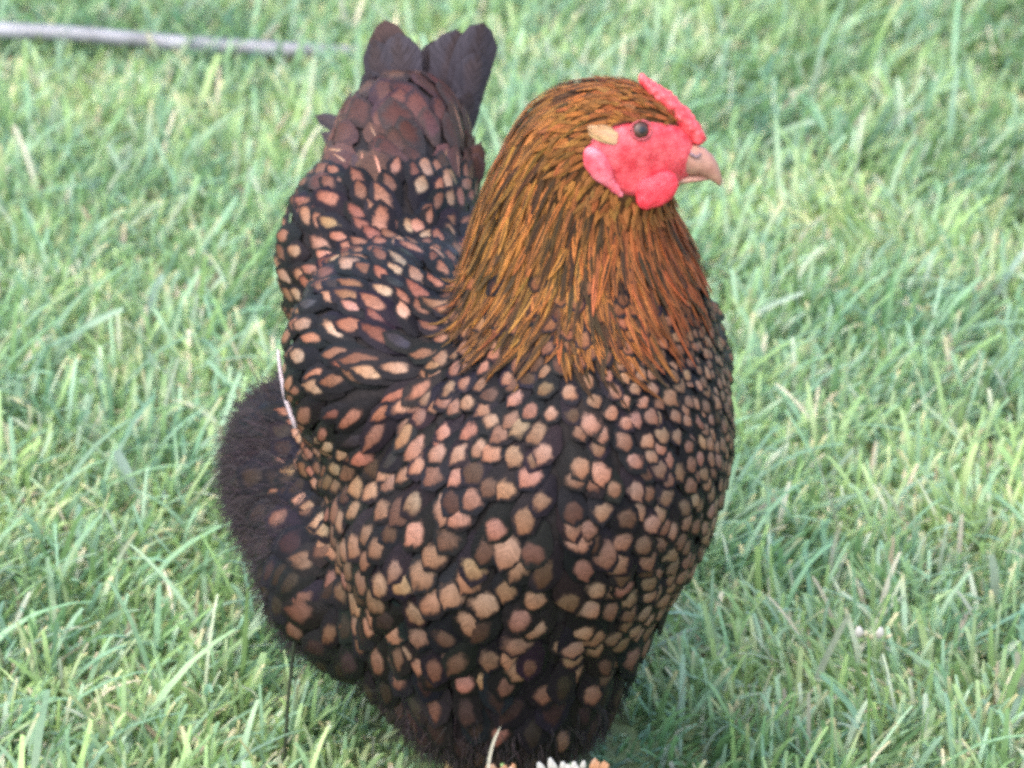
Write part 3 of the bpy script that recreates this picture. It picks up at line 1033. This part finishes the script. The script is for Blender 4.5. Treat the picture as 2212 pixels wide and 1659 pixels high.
# comb: low rose comb, a ridge of small points with a spike at the back
cpath = [(1392, 176, 8), (1412, 195, 14), (1438, 214, 17), (1464, 242, 18), (1486, 268, 17), (1504, 292, 15), (1516, 308, 11)]
cs_ = [(P(x, y, -.0225), r * MPX) for x, y, r in cpath]
bum = []
for i in range(90):
    t_ = random.random() * (len(cs_) - 1); k = int(t_); f = t_ - k
    c = cs_[k][0] * (1 - f) + cs_[k + 1][0] * f; r = cs_[k][1] * (1 - f) + cs_[k + 1][1] * f
    d = nrm(np.array([random.gauss(0, .5) + .35, random.gauss(0, 1), random.gauss(0, .5) + .55]))
    bum.append((c + d * r * np.array([1, 1.1, 1]) * .98, r * random.uniform(.22, .36)))
def comb_sdf(p):
    d = None
    for i in range(len(cs_) - 1):
        for f in (0, .5):
            c = cs_[i][0] * (1 - f) + cs_[i + 1][0] * f; r = cs_[i][1] * (1 - f) + cs_[i + 1][1] * f
            e = sdf_ell(p, c, np.array([r, r * 1.1, r]))
            d = e if d is None else smin(d, e, .003)
    d = smin(d, sdf_ell(p, P(1386, 167, -.0225), np.array([.0017, .0022, .0026])), .004)
    for c, r in bum:
        d = smin(d, np.linalg.norm(p - c, axis=1) - r, .0012)
    return d
allc = np.array([c for c, r in cs_])
V_, F_ = surface_nets(comb_sdf, allc.min(0) - .015, allc.max(0) + .015, .0008)
link('comb', quadmesh('comb', V_, F_), M_COMB, hen)

# beak: upper and lower horn, nostril
def loft(name, secs, mat, parent, seg=14):
    """secs: centre, half height vector, half width (depth)"""
    V, Q = [], []
    for c, hv, wd in secs:
        for k in range(seg):
            an = 2 * math.pi * k / seg
            V.append(np.array(c) + math.sin(an) * np.array(hv) + np.array([0, math.cos(an) * wd, 0]))
    n = len(secs)
    for i in range(n - 1):
        for k in range(seg):
            Q.append((i * seg + k, i * seg + (k + 1) % seg, (i + 1) * seg + (k + 1) % seg, (i + 1) * seg + k))
    me = bpy.data.meshes.new(name)
    me.from_pydata([tuple(v) for v in V], [], Q + [tuple(range(seg)), tuple((n - 1) * seg + k for k in range(seg))])
    for p in me.polygons: p.use_smooth = True
    me.update()
    o = link(name, me, mat, parent)
    return o
yb = -.024
def sec(top, bot, wpx):
    a, b = P(*top, yb), P(*bot, yb)
    return ((a + b) / 2, (a - b) / 2, wpx * MPX)
beak = loft('beak', [sec((1478, 308), (1466, 376), 36), sec((1500, 312), (1486, 377), 32), sec((1522, 320), (1506, 377), 27), sec((1540, 336), (1528, 385), 20),
                     sec((1551, 355), (1543, 393), 14), sec((1558, 376), (1551, 399), 9), sec((1560, 392), (1555, 403), 4)], M_BEAK, hen)
lower = loft('lower_beak', [sec((1455, 372), (1458, 396), 30), sec((1485, 374), (1484, 393), 25), sec((1512, 376), (1510, 390), 18), sec((1534, 382), (1532, 388), 8)], M_BEAK, beak)
for s in (-1, 1):
    n0 = P(1501, 326, yb) + np.array([0, s * 31 * MPX - (0), 0])
    arc = [n0 + np.array([x * MPX, 0, z * MPX]) for x, z in ((-11, 6), (-6, 1), (1, -2), (8, 0), (11, 5))]
    o = link('nostril', tube(arc, .0010, 7), M_NOSTRIL, beak)

# wattles
def wattle(y, tilt):
    pts = [(1362, 396, 13, 8), (1390, 404, 23, 9), (1430, 404, 31, 10), (1402, 424, 25, 9), (1440, 392, 22, 9), (1420, 416, 28, 9), (1392, 438, 12, 6)]
    def f(p):
        d = None
        for x, yy, r, th in pts:
            c = P(x, yy, y + tilt * (yy - 390) * MPX)
            e = sdf_ell(p, c, np.array([r * MPX, th * MPX, r * MPX]))
            d = e if d is None else smin(d, e, .004)
        return d + .00015 * np.sin(p[:, 0] * 900 + 3 * np.sin(p[:, 2] * 500)) * np.sin(p[:, 2] * 800)
    c = P(1410, 410, y)
    V_, F_ = surface_nets(f, c - np.array([.03, .02, .03]), c + np.array([.03, .02, .03]), .0009)
    return link('wattle', quadmesh('wattle', V_, F_), M_WATTLE, hen)
wattle(-.043, -.25)
wattle(-.003, .25)

# ear lobes and the cream ear tufts
for s in (0, 1):
    pts = []
    for x, y, r in ((1277, 330, 18), (1286, 349, 24), (1299, 370, 23), (1313, 389, 16), (1327, 405, 12), (1339, 419, 8)):
        p, n_ = proj_face(x, y, .0012)
        if s: p = mirror(p)
        pts.append((p, r * MPX))
    def lob(p):
        d = None
        for c, r in pts:
            e = sdf_ell(p, c, np.array([r, r * .40, r]) * (1 + .12 * math.sin(c[2] * 1500)))
            d = e if d is None else smin(d, e, .003)
        return d
    cc = np.array([c for c, r in pts])
    V_, F_ = surface_nets(lob, cc.min(0) - .01, cc.max(0) + .01, .0009)
    link('ear_lobe', quadmesh('ear_lobe', V_, F_), M_LOBE, hen)
    tuft = None
    for i in range(34):
        f = random.random(); g = random.gauss(0, 1)
        a, n_ = proj_face(1334 - 12 * random.random(), 296 + g * 6, .0012)
        b, n2 = proj_face(1268 + 26 * f * random.random(), 278 + g * 5 + 6 * f, .0028 + .002 * random.random())
        if s:
            a, b = mirror(a), mirror(b); n_ = n_ * np.array([1, -1, 1])
        cc_ = cols(1, (.44, .27, .145), .2, .05)[0]
        o = free_feather('ear_tuft' if tuft is None else 'ear_barb', a, b, 13 * MPX, n_, .06, cc_, cc_ * .85, (.5, .6, .8), hen if tuft is None else tuft, OUT_HACK, 5, 3)
        if tuft is None:
            tuft = o

# short bristle feathers on the brow and round the face
# ------------------------------------------------------------------ legs
for sx_, px in ((-1, 985), (1, 1175)):
    top = P(px, 1470, .03); fx = top[0]; fy = .0
    leg = link('leg', tube(resample([top, np.array([fx, fy + .025, .06]), np.array([fx, fy, .012])], 9), np.linspace(.009, .0065, 9), 10), M_SHANK, hen)
    for an in (-32, 0, 32, 178):
        a = R(an) + R(14); d = np.array([math.sin(a), -math.cos(a), 0]); Lt = .05 if an != 178 else .024
        pa = [np.array([fx, fy, .012]) + d * Lt * f + np.array([0, 0, -.006 * f + .004 * math.sin(f * 9) * (f < .9)]) for f in np.linspace(0, 1, 7)]
        toe = link('toe', tube(pa, np.linspace(.006, .0038, 7), 8), M_SHANK, leg)
        link('claw', tube([pa[-1], pa[-1] + d * .006 + np.array([0, 0, -.001]), pa[-1] + d * .011 + np.array([0, 0, -.004])], np.array([.003, .002, .0006]), 6), M_CLAW, leg)

# ------------------------------------------------------------------ hose
hp = resample(HOSE, 60)
hose = link('hose', tube(hp, HOSE_R, 14), M_HOSE)
tag(hose, 'pale grey garden hose lying half sunk in the grass behind the hen', 'hose')

# ------------------------------------------------------------------ clover flowers
def petal_mesh(name, a, b, width, face, c1, c2, parent):
    a, b = np.array(a), np.array(b); t_ = nrm(b - a); s_ = nrm(np.cross(np.array(face), t_)); n_ = np.cross(t_, s_)
    V, C = [], []
    prof = [.4, .85, 1.0, .8, .25]
    for i, wv in enumerate(prof):
        v = i / 4
        for u in (-1, 0, 1):
            V.append(a + (b - a) * v + s_ * u * wv * width * .5 + n_ * (.25 * width * (1 - u * u) + .3 * width * math.sin(v * 3.1)))
            C.append(np.array(c1) * (1 - v) + np.array(c2) * v)
    me = quadmesh(name, np.array(V), grid_quads(5, 3)); vattr(me, 'tint', np.array(C), 'FLOAT_COLOR')
    o = link(name, me, M_PETAL, parent)
    return o
def clover(px, py, y, spec, label):
    """spec: florets as dx, dy (px), length px, colour"""
    c = P(px, py, y)
    o = empty('clover_flower', (c[0], c[1], 0))
    tag(o, label, 'flower', 'clover flowers in the lawn')
    st = link('stem', tube([np.array([c[0] + .004, c[1] + .004, 0]), c + np.array([.001, .001, -.012]), c], np.array([.0011, .0009, .0012]), 6), M_STALK_G, o)
    for dx, dy, ln, wpx, col in spec:
        a = c + np.array([dx * MPX, -.002, -dy * MPX]); b = a + np.array([dx * .25 * MPX, -.004, ln * MPX])
        petal_mesh('floret', a, b, wpx * MPX, (0, -1, .3), np.array(col) * np.array([.95, .8, .6]), col, o)
    return o
M_STALK_G = noise_mat('green_stalk', (.10, .19, .05), (.16, .26, .08), 90, .6)
W = (.55, .53, .51); PK = (.50, .26, .15); PK2 = (.46, .28, .19)
clover(1875, 1362, -.06, [(-18, 12, 34, 20, W), (-4, 10, 22, 12, (.6, .55, .4)), (22, 14, 34, 18, W), (6, 16, 20, 12, (.55, .5, .34)), (40, 14, 16, 9, (.6, .55, .4))], 'small white clover flower with two petals in the grass right of the hen')
sp_ = []
for i in range(24):
    x = random.uniform(-62, 62)
    sp_.append((x, random.uniform(14, 60), random.uniform(28, 46), random.uniform(13, 20), W if x < 24 else random.choice((PK, PK2, W))))
sp_ += [(-58, 22, 38, 18, W), (-38, 20, 40, 18, W), (-16, 20, 38, 18, W), (4, 20, 38, 18, W), (46, 24, 42, 17, PK), (62, 24, 34, 14, PK)]
clover(1235, 1650, -.115, sp_, 'white clover flower with browned petals at the foot of the hen')
sp_ = []
for i in range(16):
    sp_.append((random.uniform(-30, 30), random.uniform(12, 50), random.uniform(24, 40), random.uniform(14, 20), random.choice((PK, PK2, (.7, .5, .42)))))
clover(1085, 1650, -.115, sp_, 'withered pink clover flower under the breast of the hen')

# ------------------------------------------------------------------ single blades that stand out
def single_blade(name, path, width, col, label, cat, mat=None, cut=False):
    path = resample(path, 9); n = len(path); V, C = [], []
    for i in range(n):
        t_ = nrm(path[min(i + 1, n - 1)] - path[max(i - 1, 0)])
        s_ = nrm(np.cross(t_, VIEW)); v = i / (n - 1)
        wv = width * .5 * np.interp(v, [0, .3, .8, 1], [.7, 1, .8, .55 if cut else .1])
        m_ = np.cross(s_, t_)
        for u in (-1, 0, 1):
            V.append(path[i] + s_ * u * wv - m_ * (abs(u) * -.3) * wv)
            C.append(np.array(col) * (.85 + .25 * v))
    me = quadmesh(name, np.array(V), grid_quads(n, 3)); vattr(me, 'tint', np.array(C), 'FLOAT_COLOR')
    o = link(name, me, mat or M_GRASS)
    tag(o, label, cat)
    return o
single_blade('grass_sprig', [P(1052, 1690, -.135), P(1056, 1640, -.13), P(1066, 1600, -.126), P(1083, 1566, -.124)], .0021, (.42, .38, .28), 'thin pale dry blade standing before the dark belly of the hen', 'grass sprig')
stk = link('grass_straw', tube(resample([P(612, 1690, .04), P(622, 1510, .04), P(630, 1440, .04), P(640, 1345, .04)], 10), np.array([.0013] * 10), 6), M_STALK)
tag(stk, 'thin dark upright stalk beside the left flank of the hen', 'grass stalk')
PB = [([(1752, 1500), (1775, 1440), (1805, 1380), (1835, 1325)], .0045, (.34, .36, .24), 'long straw green blade leaning left of the small white clover'),
      ([(2150, 1290), (2148, 1240), (2142, 1195)], .0062, (.30, .36, .25), 'broad pale cut blade near the right edge of the lawn'),
      ([(2210, 1530), (2204, 1470), (2196, 1405)], .0055, (.36, .34, .24), 'dry pale blade with dark gap beside it at lower right'),
      ([(1640, 330), (1680, 290), (1720, 268), (1765, 262)], .0040, (.34, .44, .30), 'slender arched blade right of the beak'),
      ([(110, 790), (150, 735), (200, 695), (270, 665)], .0058, (.30, .42, .28), 'long arched pale blade far left of the wing'),
      ([(320, 680), (335, 630), (352, 590)], .0060, (.32, .42, .33), 'broad bluish blade standing left of the hen shoulder'),
      ([(250, 970), (275, 1020), (300, 1075)], .0070, (.36, .45, .36), 'broad pale blade leaning down left of the rear fluff'),
      ([(1590, 700), (1660, 660), (1740, 630)], .0042, (.36, .46, .34), 'thin pale blade crossing right of the neck'),
      ([(2150, 640), (2185, 580), (2212, 540)], .0052, (.36, .46, .36), 'pale arched blade by the upper right edge')]
for pts, wd, col, lab in PB:
    base = G(*max(pts, key=lambda q: q[1]), .0)
    y = base[1] - .03
    single_blade('grass_sprig', [P(px, py, y) for px, py in pts], wd, col, lab, 'grass sprig', cut=True)
